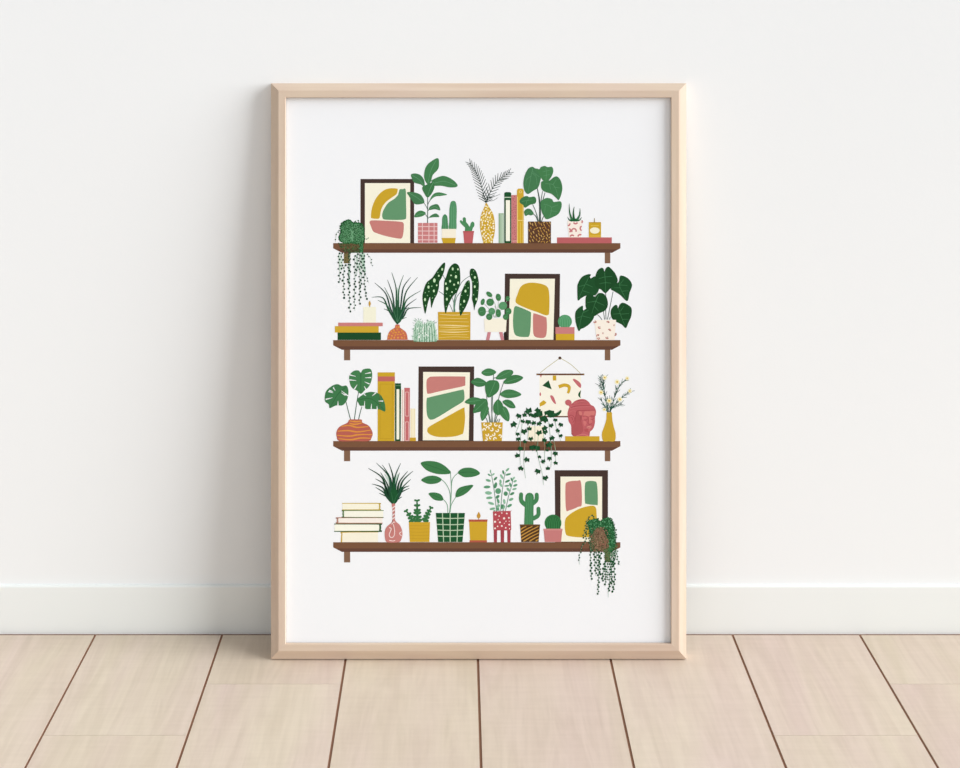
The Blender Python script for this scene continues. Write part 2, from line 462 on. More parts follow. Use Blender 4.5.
s = Ink('printed_cactus', 'small branching cactus in a plain red pot on the top shelf', 5, Z_['r1c'])
s.stroke([(520,626),(515,590),(495,555)], 46, 22, '#468A55', 0)
s.stroke([(495,560),(494,528)], 26, 24, '#468A55', 0, cap=True)
s.stroke([(500,580),(480,562),(468,548)], 24, 18, '#4A8F5A', 0, cap=True)
s.stroke([(535,620),(548,592),(558,560)], 34, 20, '#4A8F5A', 0, cap=True)
s.ell(556,575,16,24,'#4A8F5A',0,10)
s.poly([(485,625),(568,625),(557,715),(493,715)], '#C65F61', 1); s.rect(484,622,569,632,'#B95457',2)
s.end()

s = Ink('printed_vase', 'slim mustard vase with white blotches holding palm fronds on the top shelf', 5, Z_['d4'])
vz = [(135,92),(110,150),(75,230),(60,330),(66,430),(92,540),(102,577),(102,577),(208,577),(208,577),(216,540),(234,470),(240,350),(215,220),(165,150)]
s.blob(vz, '#D0A52C')
def blot(s, x, y, r):
    c = r.choice(['#FBF0C4', '#FFF6DC', '#F3DE90']); a = r.uniform(0, 360)
    s.ell(x, y, r.uniform(10, 17), r.uniform(7, 11), c, 1, a, 9)
s.scatter(vz, 60, 26, blot, 4, 9)
o3 = Z_['d3']; s.o = o3
FR_ = '#22392F'
def frond(s, stem, ls, n, tip):
    c = cr(stem, False, 8)
    s.stroke(stem, 9, 4, FR_, 3)
    tot = len(c)-1
    for i in range(n):
        t = (i+0.6)/n*tot*0.97; k = int(t); f = t-k
        p = (c[k][0]+(c[min(k+1,tot)][0]-c[k][0])*f, c[k][1]+(c[min(k+1,tot)][1]-c[k][1])*f)
        q = c[min(k+1, tot)]; b0 = c[max(k-1,0)]
        an = math.atan2(q[1]-b0[1], q[0]-b0[0])
        lf = ls*(0.62+0.38*math.sin(math.pi*min(1, (i+3)/(n+2))))
        for sg in (-1, 1):
            a2 = an + sg*(0.85 - 0.4*i/n)
            e1 = (p[0]+math.cos(a2)*lf, p[1]+math.sin(a2)*lf)
            md = (p[0]+math.cos(a2)*lf*0.5 , p[1]+math.sin(a2)*lf*0.5+3*sg)
            s.stroke([p, md, e1], 11, 6, FR_, 2, seg=2)
frond(s, [(318,735),(292,620),(250,470),(205,340),(150,225),(70,120)], 142, 15, 0)
frond(s, [(325,735),(350,650),(425,510),(500,400),(590,335),(690,262)], 132, 14, 0)
s.stroke([(340,705),(430,700),(510,650)], 9, 3, FR_, 2); s.stroke([(345,665),(430,645),(545,600)], 14, 3, FR_, 2)
s.end()

def book(label, level, o, draw):
    s = Ink('printed_book', label, level, o); draw(s); s.end()
def d(s):
    s.rect(283,218,346,577,'#A9C3A2'); s.rect(290,222,300,577,'#88A984',1); s.rect(322,240,330,577,'#C7DAC0',1)
book('pale green book, lowest of the upright row on the top shelf', 5, Z_['d4'], d)
def d(s):
    s.poly([(351,577),(351,-22),(358,-31),(372,-35),(414,-35),(428,-31),(435,-22),(435,577)], '#15522A')
    s.rect(352,23,434,33,'#C8DCC0',1); s.rect(370,62,420,552,'#FBF8E2',1)
book('dark green book with a cream panel on its spine, top shelf', 5, Z_['d4'], d)
def d(s):
    s.rect(437,0,503,577,'#D07C7B')
    s.scatter([(440,10),(500,10),(500,570),(440,570)], 40, 17, lambda s,x,y,r: s.ell(x,y,6,4,'#8A3A42',1,r.uniform(0,180),6), 5, 6)
    s.rect(437,548,503,556,'#E9B4A4',2)
book('pink speckled book between the green and mustard books, top shelf', 5, Z_['d4'], d)
def d(s):
    s.poly([(503,577),(503,-50),(508,-68),(522,-77),(566,-77),(580,-68),(585,-50),(585,577)], '#D3A82F')
    s.ell(545,-38,17,17,'#F0D27A',1); s.ell(545,-38,9,9,'#C99E2A',2)
    s.rect(507,20,514,577,'#F5DC8A',1); s.rect(572,20,579,577,'#F0D47C',1); s.rect(506,300,584,310,'#F0D27A',2); s.rect(540,330,548,577,'#E8C45A',1)
book('mustard book with a round mark at its head, tallest on the top shelf', 5, Z_['d4'], d)

s = Ink('printed_potted_plant', 'heart-leaved plant in a brown flecked pot on the top shelf', 6, Z_['d5'])
s.stroke([(236,735),(236,560),(225,440),(203,325)], 24, 9, '#2F4B3E', 0)
for q in ([(240,560),(250,470),(267,370)], [(262,520),(275,460),(296,385)], [(218,725),(190,620),(150,525)], [(212,725),(190,670),(152,632)], [(255,730),(268,690),(292,645)]): s.stroke(q, 11, 7, '#3C5A4A', 0)
PL = [[(45,330),(40,260),(60,170),(100,100),(145,80),(180,98),(215,105),(245,130),(250,190),(235,270),(210,330),(150,368),(95,402),(60,375)],
      [(190,110),(230,108),(245,85),(290,70),(330,84),(375,80),(394,120),(380,180),(345,235),(310,262),(265,235),(240,190)],
      [(255,255),(300,245),(350,240),(400,203),(440,195),(480,240),(500,320),(490,400),(458,472),(430,450),(370,400),(300,378),(260,350),(248,300)],
      [(245,495),(290,458),(330,448),(380,465),(400,495),(480,490),(492,550),(460,630),(400,670),(315,700),(280,660),(250,590)],
      [(-5,480),(30,440),(80,425),(110,438),(170,433),(192,468),(180,512),(120,530),(60,563),(35,530),(5,512)],
      [(48,612),(80,578),(120,578),(150,608),(162,638),(130,655),(100,648),(65,660)]]
cs = [LEAF, '#41814A', '#3D7C47', '#41814B', '#397743', LEAF]
for i, q in enumerate(PL): s.blob(q, cs[i], 1 + (i in (2,)) )
V = '#5E9C6A'
for q in ([(150,100),(120,240),(95,385)], [(140,150),(190,200),(200,290)], [(130,190),(80,230),(65,300)], [(140,120),(175,160),(230,200)],
          [(305,90),(312,160),(305,240)], [(305,130),(265,140)], [(308,130),(355,120)], [(310,180),(275,190)], [(312,180),(350,170)],
          [(300,280),(400,300),(450,440)], [(390,290),(430,230)], [(400,320),(470,330)], [(350,285),(360,350)],
          [(280,520),(370,560),(350,680)], [(370,560),(450,530)], [(360,600),(440,610)], [(300,540),(290,620)],
          [(20,490),(80,480),(150,470)], [(80,480),(70,530)], [(90,478),(110,445)], [(70,640),(110,610),(150,635)]): s.stroke(q, 4.5, 3, V, 3)
s.o = Z_['d4']
pt = [(637,318),(912,318),(912,578),(637,578)]
s.poly(pt, '#5E3D2A', 4)
s.scatter(pt, 60, 32, lambda s,x,y,r: s.stroke([(x-7,y-14),(x+7,y+14)] if r.random()<.7 else [(x-11,y+8),(x+11,y-8)], 12, 6, r.choice(['#C99A4A','#B8863A','#D8B066']), 5), 8, 12)
s.end()

s = Ink('printed_book', 'flat red book lying at the right end of the top shelf', 5, Z_['d16'])
s.rect(38,350,740,426,'#C26062'); s.rect(38,350,740,358,'#CC7270',1); s.end()
s = Ink('printed_potted_succulent', 'spiky aloe in a cream pot with pink curls on the top shelf', 6, Z_['d16'])
s.poly([(172,140),(362,140),(345,350),(190,350)], '#FDEFE0')
for x, y, r_, a0, a1 in ((180,175,24,-10,100),(275,150,26,20,160),(255,268,30,150,380),(185,262,26,-70,60),(365,235,30,110,250),(345,150,18,-60,60),(232,345,24,190,330),(335,345,30,190,300)):
    s.arc(x, y, r_, a0, a1, 19, '#CF7A7C', 1)
s.o = Z_['r1e']
for b0, tip, w, mdd in (((205,450),(187,342),16,(190,400)), ((217,450),(219,362),17,(214,400)), ((235,450),(256,372),17,(254,415)), ((205,452),(176,428),14,(188,448)), ((232,452),(266,430),14,(254,448))):
    s.stroke([b0, mdd, tip], w, 1.5, '#17592F', 3)
s.ell(220,448,30,10,'#1B6234',3)
s.stroke([(192,395),(192,425),(207,445)], 1.5, 4, '#4C9460', 4); s.stroke([(252,395),(250,425),(235,445)], 1.5, 4, '#4C9460', 4)
s.end()
s = Ink('printed_candle', 'mustard candle jar with a cream oval label on the top shelf', 6, Z_['d16'])
s.stroke([(517,158),(517,105)], 12, 8, '#8E7A3C'); s.rect(446,155,602,350,MUST); s.rect(446,155,602,166,'#BE951F',1); s.rect(446,318,602,350,'#DDB23C',1)
s.ell(522,262,62,40,'#FAF3CF',2,0,20); s.rect(470,196,575,204,'#E9C658',1); s.end()

# trailing plants --------------------------------------------------
def dots(s, path, step, r, c, off=7, lv=3, seed=0, line=True, lc='#9CBBA4'):
    rr = random.Random(seed)
    c_ = cr(path, False, 8) if len(path) > 2 else path
    if line: s.stroke(path, r*0.45, r*0.3, lc, lv-1, seg=4)
    acc = 0; sg = 1
    for i in range(len(c_)-1):
        a, b_ = c_[i], c_[i+1]; dd = math.hypot(b_[0]-a[0], b_[1]-a[1])
        while acc < dd:
            t = acc/dd if dd else 0
            x, y = a[0]+(b_[0]-a[0])*t, a[1]+(b_[1]-a[1])*t
            k = r*rr.uniform(0.75, 1.15)
            s.ell(x+sg*off*rr.uniform(0.3, 1.2), y, k, k*1.1, c, lv, 0, 7)
            sg = -sg; acc += step*rr.uniform(0.8, 1.2)
        acc -= dd

s = Ink('printed_trailing_plant', 'bushy string-of-pearls plant hanging off the left end of the top shelf', 7, Z_['d1'])
bush = [(200,230),(240,150),(300,112),(370,92),(430,145),(520,152),(600,170),(650,240),(658,400),(640,520),(520,545),(400,540),(300,545),(215,500),(170,430),(210,330)]
s.blob(bush, '#558F60')
D1 = '#124E22'
for p in cr(bush, True, 4): s.ell(p[0]+R.uniform(-9,9), p[1]+R.uniform(-9,9), 15, 14, R.choice([D1,'#1F6230']), 1, 0, 7)
s.scatter(cr(bush, True, 4), 260, 19, lambda s,x,y,r: s.ell(x,y,r.uniform(9,14),r.uniform(9,13),r.choice([D1,'#0F441D','#1B5E2C','#1E6630']),2,0,7), 11)
s.scatter([(260,230),(620,230),(630,540),(230,540)], 90, 24, lambda s,x,y,r: s.ell(x,y,r.uniform(5,9),r.uniform(6,11),r.choice(['#74AC7C','#5C9968']),3,0,6), 12)
for q in ((400,280),(415,310),(425,345),(420,380),(435,410),(425,445),(435,480),(440,330),(405,430)): s.ell(q[0],q[1],14,20,'#6FAA7A',3,0,7)
s.scatter([(220,540),(650,540),(640,720),(560,725),(300,720),(200,640),(170,560)], 190, 17, lambda s,x,y,r: s.ell(x,y,r.uniform(6,11),r.uniform(6,11),r.choice(['#1D4D22','#2E6B38','#3F7A42','#24562A']),2,0,6), 13)
s.poly([(565,540),(640,540),(634,725),(575,725)], '#2F6B3C', 1)
s.scatter([(560,520),(640,520),(640,740),(560,740)], 22, 18, lambda s,x,y,r: s.ell(x,y,9,9,r.choice([D1,'#4F9060']),3,0,6), 14)
for x, y in ((175,300),(190,360),(175,425),(190,475),(170,540),(120,375),(105,470),(490,120),(550,115),(540,105),(470,140),(165,330)): s.ell(x,y,12,12,D1,3,0,8)
s.stroke([(150,320),(118,380),(108,520)], 5, 4, '#4B7A58', 2)
s.stroke([(690,470),(715,460),(745,435)], 6, 4, '#3E6A4A', 2); s.ell(705,462,14,9,'#3E6A4A',3,-10,8); s.ell(738,442,10,8,'#4E7A5A',3,0,8)
s.o = Z_['d2']
s.rect(165,40,240,155,'#75683F',0)
DD = '#1D4430'
s.stroke([(385,40),(392,160),(415,260)], 60, 20, '#B5D2BC', 1); s.stroke([(345,150),(360,300)], 30, 12, '#C2D9C6', 1)
s.stroke([(120,60),(128,240)], 46, 30, '#D3E5D5', 1); s.stroke([(318,60),(318,290)], 22, 8, '#C9DCCC', 1)
s.stroke([(232,180),(232,440)], 20, 8, '#BFD6C4', 1)
for i, q in enumerate(([(105,40),(110,130),(110,230),(115,300),(115,390)], [(135,40),(145,130),(140,240)], [(175,180),(160,320),(165,430),(160,490),(180,580)],
          [(230,40),(232,240),(225,380),(230,560),(235,650),(238,740)], [(215,170),(220,300),(224,400)], [(290,70),(295,200),(295,400),(290,580),(295,715)], [(320,50),(325,150),(318,260)],
          [(350,60),(355,200),(355,300),(350,420),(355,550),(350,640)], [(375,40),(380,250),(370,360),(360,470)], [(400,70),(405,250),(405,330),(415,450),(435,590)],
          [(405,260),(435,330),(460,390)], [(435,50),(480,95),(494,185)])):
    dots(s, q, 37, 11 if i not in (10, 11) else 8, DD, 10, 3, i)
s.o = Z_['d2']
dots(s, [(180,40),(185,150)], 26, 8, '#4D4A28', 8, 3, 40, False); dots(s, [(225,30),(228,150)], 22, 9, '#3A4A26', 8, 3, 41, False)
s.end()

s = Ink('printed_trailing_plant', 'string-of-pearls plant spilling off the right end of the lowest shelf', 7, Z_['d7'])
pot = [(185,150),(330,150),(345,250),(330,345),(180,345),(178,250)]
s.blob(pot, '#7B6045')
s.scatter(cr(pot, True, 3), 130, 10, lambda s,x,y,r: s.ell(x,y,r.uniform(4,6),r.uniform(4,6),r.choice(['#4A3024','#A07E60','#4A3A26','#A05E50','#3A5530']),1,0,6), 21)
bush = [(150,100),(190,80),(235,75),(255,98),(290,72),(340,75),(370,110),(385,200),(390,280),(370,340),(340,360),(330,260),(325,165),(270,145),(215,160),(185,200),(165,180)]
s.blob(bush, '#2C7040', 1)
for p in cr(bush, True, 5): s.ell(p[0]+R.uniform(-7,7), p[1]+R.uniform(-7,7), R.uniform(4,7), R.uniform(4,7), R.choice(['#124A22','#1B5A2E','#2E7A42']), 3, 0, 6)
s.scatter(cr(bush, True, 4), 190, 8, lambda s,x,y,r: s.ell(x,y,r.uniform(4,6.5),r.uniform(4,6.5),r.choice(['#124A22','#175528','#5C9C6C','#124A22']),2,0,6), 22)
s.scatter([(170,160),(215,160),(205,350),(170,350)], 50, 9, lambda s,x,y,r: s.ell(x,y,5,5,r.choice(['#2A5E34','#1F5530']),3,0,6), 23)
s.scatter([(285,340),(400,300),(385,420),(345,440),(300,440)], 90, 9, lambda s,x,y,r: s.ell(x,y,5.5,5.5,r.choice(['#1B5A2D','#3A7C46','#4C6A3A']),3,0,6), 24)
s.rect(306,350,344,443, '#6A6A44', 1)
DD = '#1A4F2C'
for i, q in enumerate(([(175,360),(178,460),(185,600)], [(205,360),(215,470),(220,560)], [(245,360),(245,540),(240,650),(240,725)], [(262,370),(255,470),(258,560)],
        [(300,440),(285,520),(275,605)], [(300,440),(305,560),(300,650)], [(345,440),(340,560),(335,660),(326,700)], [(375,420),(378,520),(380,600),(362,705)], [(360,440),(355,540),(360,650)],
        [(400,350),(408,430),(428,470)], [(385,350),(372,430),(365,480)], [(88,362),(78,400),(78,440)], [(110,290),(90,350)], [(225,340),(228,430),(232,500)], [(325,440),(318,520),(322,600)], [(185,45),(145,90),(128,180),(108,240)], [(150,120),(140,200),(130,290)],
        [(185,45),(215,60)], [(350,90),(385,160),(400,250)], [(365,110),(380,200),(385,300)], [(170,180),(165,260),(180,350)])):
    dots(s, q, 21, 8.5 if i < 9 else 7, DD, 6, 4, 50+i, True, '#7FA98C')
s.stroke([(326,690),(327,745)], 5, 2, '#9CC0A8', 3); s.stroke([(78,430),(80,465)], 4, 2, '#9CC0A8', 3)
s.end()

# ================= second shelf
def lying(label, o, x0, y0, x1, y1, c):
    s = Ink('printed_book', label, 4, o); s.rect(x0, y0, x1, y1, c); s.end()
lying('pink book on top of the flat stack on the second shelf', Z_['r2a'], 92,472,403,497, '#D27F79')
lying('mustard book in the middle of the flat stack on the second shelf', Z_['r2a'], 69,496,375,541, '#D2A930')
lying('dark green book at the bottom of the flat stack on the second shelf', Z_['r2a'], 88,541,391,593, '#164B25')
s = Ink('printed_candle', 'pale cream pillar candle on the stack of books, second shelf', 4, Z_['r2a'])
s.rect(268,362,356,472,'#F8F4D8'); s.stroke([(313,364),(313,345)], 4, 4, '#9A7C30', 1); s.blob([(312,320),(320,335),(318,350),(312,358),(306,350),(304,335)], '#C99A36', 2); s.end()

def blades(s, base, tips, c, w=14):
    for i, (tip, via) in enumerate(tips):
        s.stroke([base, ((base[0]+via[0])/2+(via[0]-base[0])*0.08, (base[1]+via[1])/2), via, tip], w, 3, c[i % len(c)], 2 + i % 2, wm=w*1.05)
GB = ['#1F5234', '#2E6342', '#24483A']
s = Ink('printed_air_plant', 'grassy air plant in a short orange dotted pot on the second shelf', 4, Z_['d10'])
s.stroke([(262,500),(262,300),(268,170)], 30, 4, '#B9D2C0', 0, wm=44)
blades(s, (262,515), [((15,262),(125,268)),((75,290),(160,335)),((45,122),(150,225)),((133,372),(190,400)),((140,165),(205,300)),((168,95),(215,230)),((208,22),(250,170)),((322,48),(278,190)),
    ((392,70),(320,170)),((458,70),(350,205)),((488,198),(355,285)),((447,275),(350,350)),((492,360),(370,372)),((352,455),(305,470)),((375,358),(320,390)),((250,200),(255,300)),((200,300),(225,380))], GB)
s.blob([(262,522),(228,455),(222,400),(245,350),(262,290),(280,350),(305,400),(296,455)], '#1C5230', 4)
for a in ([(262,500),(232,400),(215,330)], [(264,500),(262,420),(262,300)], [(268,500),(300,420),(335,370)]): s.stroke(a, 5, 2, '#4D8560', 5)
vz = [(246,526),(282,526),(292,560),(338,588),(356,625),(362,670),(362,670),(165,670),(165,670),(172,620),(198,578),(235,560)]
s.blob(vz, '#CF6A4C', 4)
s.scatter(vz, 26, 24, lambda s,x,y,r: s.ell(x,y,r.uniform(8,13),r.uniform(7,10),r.choice(['#DE9A3E','#D98E48','#E2A24C']),5,r.uniform(0,180),8), 31, 9)
s.end()

s = Ink('printed_cactus', 'low pale green hairy cactus clump on the second shelf', 4, Z_['d10'])
s.blob([(425,680),(418,600),(432,520),(460,485),(492,492),(515,525),(550,498),(590,488),(622,520),(636,600),(638,680)], '#C4DEC8')
rr = random.Random(5)
for x0_, x1_ in ((435,432),(455,450),(478,474),(500,500),(522,524),(545,545),(568,572),(592,598),(615,625)):
    s.stroke([(x1_,690),((x0_+x1_)/2,590),(x0_*0.9+528*0.1,510)], 9, 5, rr.choice(['#5B9A6E','#6DA87E','#4E8E62']), 1)
for i in range(110):
    x, y = rr.uniform(420,640), rr.uniform(485,695); a = rr.uniform(-0.9, 0.9) + (x-530)/150
    s.stroke([(x,y),(x+16*math.sin(a),y-14*math.cos(a))], 4.5, 2, rr.choice(['#4E8E62','#6BA77C','#3F7D55']), 2)
for i in range(16):
    x, y = rr.uniform(450,610), rr.uniform(540,650); s.ell(x,y,5,9,'#F3F6EC',3,0,6)
for a in ([(440,490),(415,480)],[(445,480),(430,462)],[(470,480),(462,462)],[(485,480),(492,466)],[(425,560),(402,568)],[(420,640),(395,632)],[(560,492),(556,478)],[(610,498),(620,484)]): s.stroke(a, 6, 3, '#5B9A6E', 2)
s.end()

s = Ink('printed_potted_plant', 'spotted begonia in a mustard pot on the second shelf', 5, Z_['d9'])
SG = '#71877C'
for q in ([(432,668),(412,615),(390,570)], [(455,668),(455,560),(470,460),(530,320),(585,260),(645,222)], [(450,640),(478,490),(540,412)], [(458,660),(445,560),(420,480)], [(335,260),(310,212)], [(330,468),(300,440),(258,412)]): s.stroke(q, 9, 7, SG, 0)
s.stroke([(452,668),(448,560),(465,450)], 24, 8, '#5D8A70', 0)
BL = [[(322,58),(338,72),(325,160),(295,240),(258,305),(262,350),(240,440),(200,520),(166,618),(158,560),(148,482),(120,570),(90,692),(65,590),(55,480),(75,380),(110,300),(180,240),(240,150),(290,88)],
      [(343,688),(325,600),(320,520),(320,400),(325,290),(350,230),(380,140),(420,85),(460,66),(500,90),(520,150),(523,300),(490,410),(430,480),(375,590)],
      [(527,716),(512,650),(512,560),(530,450),(560,370),(600,292),(640,282),(646,380),(640,480),(600,590),(560,662)],
      [(696,650),(685,570),(668,500),(678,400),(670,300),(643,220),(645,150),(672,130),(710,150),(740,220),(755,320),(750,420),(740,510),(720,570),(706,602)]]
for q in BL: s.blob(q, '#15481C', 1, 4)
SP = [(300,140,12,17),(258,220,11,13),(203,278,17,28),(130,360,14,20),(170,350,9,9),(232,338,10,11),(197,408,13,18),(87,515,13,21),(95,590,7,13),(118,465,7,7),(180,495,7,8),(245,180,7,6),(130,312,7,7),(135,415,7,8),(90,430,7,7),(210,465,6,6),
      (430,135,12,20),(495,140,10,14),(470,232,15,22),(410,215,11,10),(398,287,13,18),(345,318,12,16),(447,330,11,14),(498,308,12,18),(360,380,15,22),(470,385,9,10),(422,422,10,11),(357,510,12,19),(400,468,8,8),(350,600,6,8),(350,440,6,7),(465,180,5,5),
      (588,410,13,19),(572,535,13,19),(622,370,8,8),(582,340,8,9),(615,462,7,7),(528,575,9,14),(558,612,7,7),(632,295,7,9),(540,465,6,7),(520,655,8,9),
      (705,240,13,18),(703,355,12,18),(680,293,9,9),(688,455,8,9),(722,510,11,18),(735,402,6,6),(665,205,7,8),(690,160,6,7),(735,300,5,6)]
for x, y, a, b_ in SP: s.ell(x, y, a*0.95, b_*0.95, '#C9EBB6' if a > 9 else '#8FC288', 2, 0, 10)
s.o = Z_['r2b']
s.poly([(253,437),(503,437),(502,652),(256,652)], '#CDA22B', 0)
rr = random.Random(9)
for i, y in enumerate((458,487,512,541,553,575,590,612,632)):
    x0_ = 256 + rr.uniform(0, 20); x1_ = 500 - rr.uniform(0, 25)
    s.stroke([(x0_,y+rr.uniform(-4,4)),((x0_+x1_)/2,y+rr.uniform(-5,5)),(x1_,y+rr.uniform(-5,5))], 3, 3, '#EBCF7C' if i % 3 else '#F3DE9A', 1, wm=8 if i in (3,4,5,6) else 4)
s.end()

s = Ink('printed_potted_plant', 'round-leaved pilea in a cream pot on pink legs on the second shelf', 6, Z_['r2c'])
s.poly([(108,490),(282,484),(276,590),(114,590)], '#FBF3DC')
s.poly([(135,592),(161,592),(149,653),(123,653)], '#D0848A'); s.poly([(223,592),(250,592),(262,653),(238,653)], '#D0848A'); s.poly([(258,600),(278,596),(292,625),(285,653),(262,653)], '#2E221C', 0)
for q in ([(195,480),(200,400),(160,310)], [(190,480),(170,440),(100,365)], [(190,480),(150,440),(98,430)], [(200,480),(215,400),(218,340)], [(205,480),(240,420),(290,340)], [(200,470),(200,420),(190,390)]): s.stroke(q, 4, 3, '#A9B9A8', 1)
for i, (x, y, a, b_, r_) in enumerate([(148,302,27,17,40),(98,360,15,26,15),(155,363,29,29,0),(218,325,20,28,-10),(92,433,31,37,0),(148,474,24,26,0),(168,432,26,27,-30),(218,447,20,32,-5),(253,390,33,31,-30),(290,335,17,20,0),(295,432,24,26,0),(275,475,22,24,0)]):
    c = {6: '#559562', 8: '#579A66'}.get(i, '#3E8049')
    s.ell(x, y, a, b_, c, 2 + (i in (6, 8)), r_, 20)
    s.stroke([(x-a*0.5,y+b_*0.1),(x+a*0.4,y-b_*0.1)], 3, 2, '#6BAA78', 4)
s.end()

s = Ink('printed_cactus', 'round green cactus in a pink and mustard pot on the second shelf', 4, Z_['r2d'])
s.ell(139,464,49,47,'#4C9A63',0,0,26)
for x in (-34,-18,0,18,34): s.stroke([(139+x,500),(139+x*0.9,455),(139+x*0.45,424)], 3, 2, '#6FB584', 1)
s.rect(73,503,206,552,'#CF7F7C',2); s.rect(76,550,206,594,'#D2AA2C',2); s.end()

s = Ink('printed_potted_plant', 'large dark heart-leaved plant in a flecked cream pot, right end of the second shelf', 5, Z_['d11'])
for q in ([(302,502),(292,430)], [(315,502),(312,430),(312,260)], [(327,502),(350,390),(376,258)], [(345,502),(352,478)], [(283,510),(262,480),(240,460)], [(215,305),(250,262)]): s.stroke(q, 6, 5, '#3C5446', 0)
PD = '#174B22'
DL = [[(68,335),(65,260),(65,200),(100,135),(150,108),(183,112),(152,160),(215,125),(240,150),(255,230),(220,290),(140,295),(100,315)],
      [(220,130),(240,75),(275,50),(294,60),(300,84),(315,52),(340,42),(378,78),(400,110),(417,165),(385,215),(352,232),(310,272),(270,240),(240,228),(215,190)],
      [(355,235),(390,195),(425,172),(435,125),(460,120),(510,145),(542,200),(520,270),(500,342),(440,290),(390,258)],
      [(135,370),(140,300),(180,285),(215,300),(250,272),(290,275),(320,310),(331,370),(310,420),(250,450),(210,472),(170,440),(140,400)],
      [(75,602),(50,530),(45,450),(70,405),(112,382),(116,422),(160,402),(212,465),(180,530),(130,570),(95,585)],
      [(360,480),(357,420),(390,377),(413,380),(418,405),(435,370),(460,355),(500,370),(537,405),(535,470),(510,530),(487,577),(450,545),(390,515)]]
for i, q in enumerate(DL): s.blob(q, PD if i % 2 else '#195026', 1 + (i == 3), 4)
VD = '#3E7F4C'
for q in ([(170,125),(130,200),(75,320)], [(130,200),(75,215)], [(135,190),(200,220)], [(110,250),(170,270)],
          [(302,90),(308,170),(310,262)], [(305,130),(250,145)], [(306,130),(370,125)], [(308,180),(255,190)], [(308,180),(360,185)],
          [(430,175),(440,230),(490,325)], [(435,200),(500,205)], [(440,225),(385,225)], [(455,255),(510,250)], [(440,190),(470,150)],
          [(250,285),(215,370),(190,450)], [(230,340),(150,355)], [(225,345),(300,380)], [(215,390),(250,430)],
          [(120,425),(95,500),(80,590)], [(105,475),(55,490)], [(108,470),(180,490)], [(118,440),(165,420)],
          [(425,410),(445,470),(480,560)], [(440,450),(375,455)], [(445,455),(515,450)], [(460,500),(515,500)], [(440,430),(470,385)]): s.stroke(q, 4, 2.5, VD, 4)
s.stroke([(248,262),(216,306)], 7, 2, '#DCE6DC', 4)
pt = [(213,505),(402,505),(390,680),(232,680)]
s.poly(pt, '#FDF1E0', 3)
for x, y, a0 in ((218,518,0),(258,568,40),(330,530,200),(388,552,100),(342,598,220),(290,620,60),(392,630,300),(245,645,150),(325,658,30),(250,662,20)):
    k = 0.6 if x in (290,388) else 1
    s.arc(x, y, 11*k, a0, a0+170, 10*k, '#C98478', 4); s.ell(x+3, y-2, 5*k, 4*k, '#8A5548', 5, 0, 6)
s.end()

# ================= third shelf
s = Ink('printed_vase', 'squat red vase with orange bands holding monstera leaves on the third shelf', 5, Z_['r3a'])
for q in ([(187,435),(172,380),(152,298)], [(215,435),(228,340),(246,230)], [(246,435),(256,390),(270,340)]): s.stroke(q, 6, 5, '#33624A', 0)
ML = [[(35,352),(28,325),(2,305),(-2,270),(10,225),(50,190),(90,176),(125,190),(158,188),(172,230),(162,290),(130,330),(80,333)],
      [(262,247),(235,225),(195,200),(178,150),(180,110),(210,80),(245,76),(262,92),(280,68),(330,64),(345,100),(340,150),(320,195),(290,222)],
      [(235,288),(260,265),(300,240),(345,233),(400,250),(432,300),(442,350),(437,377),(400,362),(350,358),(300,358),(285,335),(258,335),(245,315)]]
for i, q in enumerate(ML): s.blob(q, ['#3A7B47','#3F8049','#397A45'][i], 1)
for q in ([(150,200),(95,250),(38,345)], [(262,95),(262,170),(262,240)], [(250,290),(340,285),(435,365)]): s.stroke(q, 5, 3, '#2C6238', 2)
for q in ([(60,240),(25,230)], [(55,275),(5,288)], [(75,225),(60,200)], [(120,225),(168,262)], [(95,300),(95,332)], [(120,240),(150,258)], [(60,232),(32,222)],
          [(225,120),(180,108)], [(228,150),(178,145)], [(235,180),(215,212)], [(292,130),(338,128)], [(290,160),(325,175)], [(292,100),(335,92)], [(285,190),(300,215)],
          [(290,300),(288,352)], [(345,262),(372,240)], [(340,320),(338,356)], [(390,300),(425,300)], [(380,335),(382,362)], [(300,262),(285,250)]): s.stroke(q, 2.5, 9, WHITE, 3)
vz = [(178,436),(225,434),(268,436),(275,458),(320,480),(348,530),(342,565),(320,592),(215,593),(105,592),(85,560),(85,520),(110,485),(165,458)]
s.blob(vz, '#BE604F', 4, 4)
for q in ([(178,462),(220,470),(275,458)], [(118,485),(180,478),(235,492),(318,486)], [(92,520),(170,516),(240,525),(335,512)], [(88,550),(180,556),(250,545),(346,545)], [(100,575),(190,582),(260,570),(335,572)], [(180,445),(225,450),(266,446)]): s.stroke(q, 6, 6, '#DF9440', 5, wm=12)
s.end()
def d(s):
    s.poly([(385,90),(511,90),(508,592),(385,592)], MUST); s.rect(386,120,511,156,'#C7685C',1)
    for q in ([(402,176),(492,176),(490,575),(402,575),(402,176)],):
        for a, b_ in zip(q[:-1], q[1:]): s.stroke([a, b_], 3.5, 3.5, '#BC9420', 1)
book('wide mustard book with a red band, tallest on the third shelf', 4, Z_['r3a'], d)
def d(s):
    s.poly([(512,170),(556,170),(553,592),(512,592)], '#155029'); s.rect(523,213,543,580,'#FAF6E0',1); s.rect(513,184,555,190,'#5C8A60',1)
book('dark green book with a cream spine panel on the third shelf', 4, Z_['r3a'], d)
def d(s): s.rect(557,212,578,592,'#FBF3E6'); s.rect(566,218,571,590,'#DBA298',1)
book('thin cream book left of the pink book on the third shelf', 4, Z_['r3a'], d)
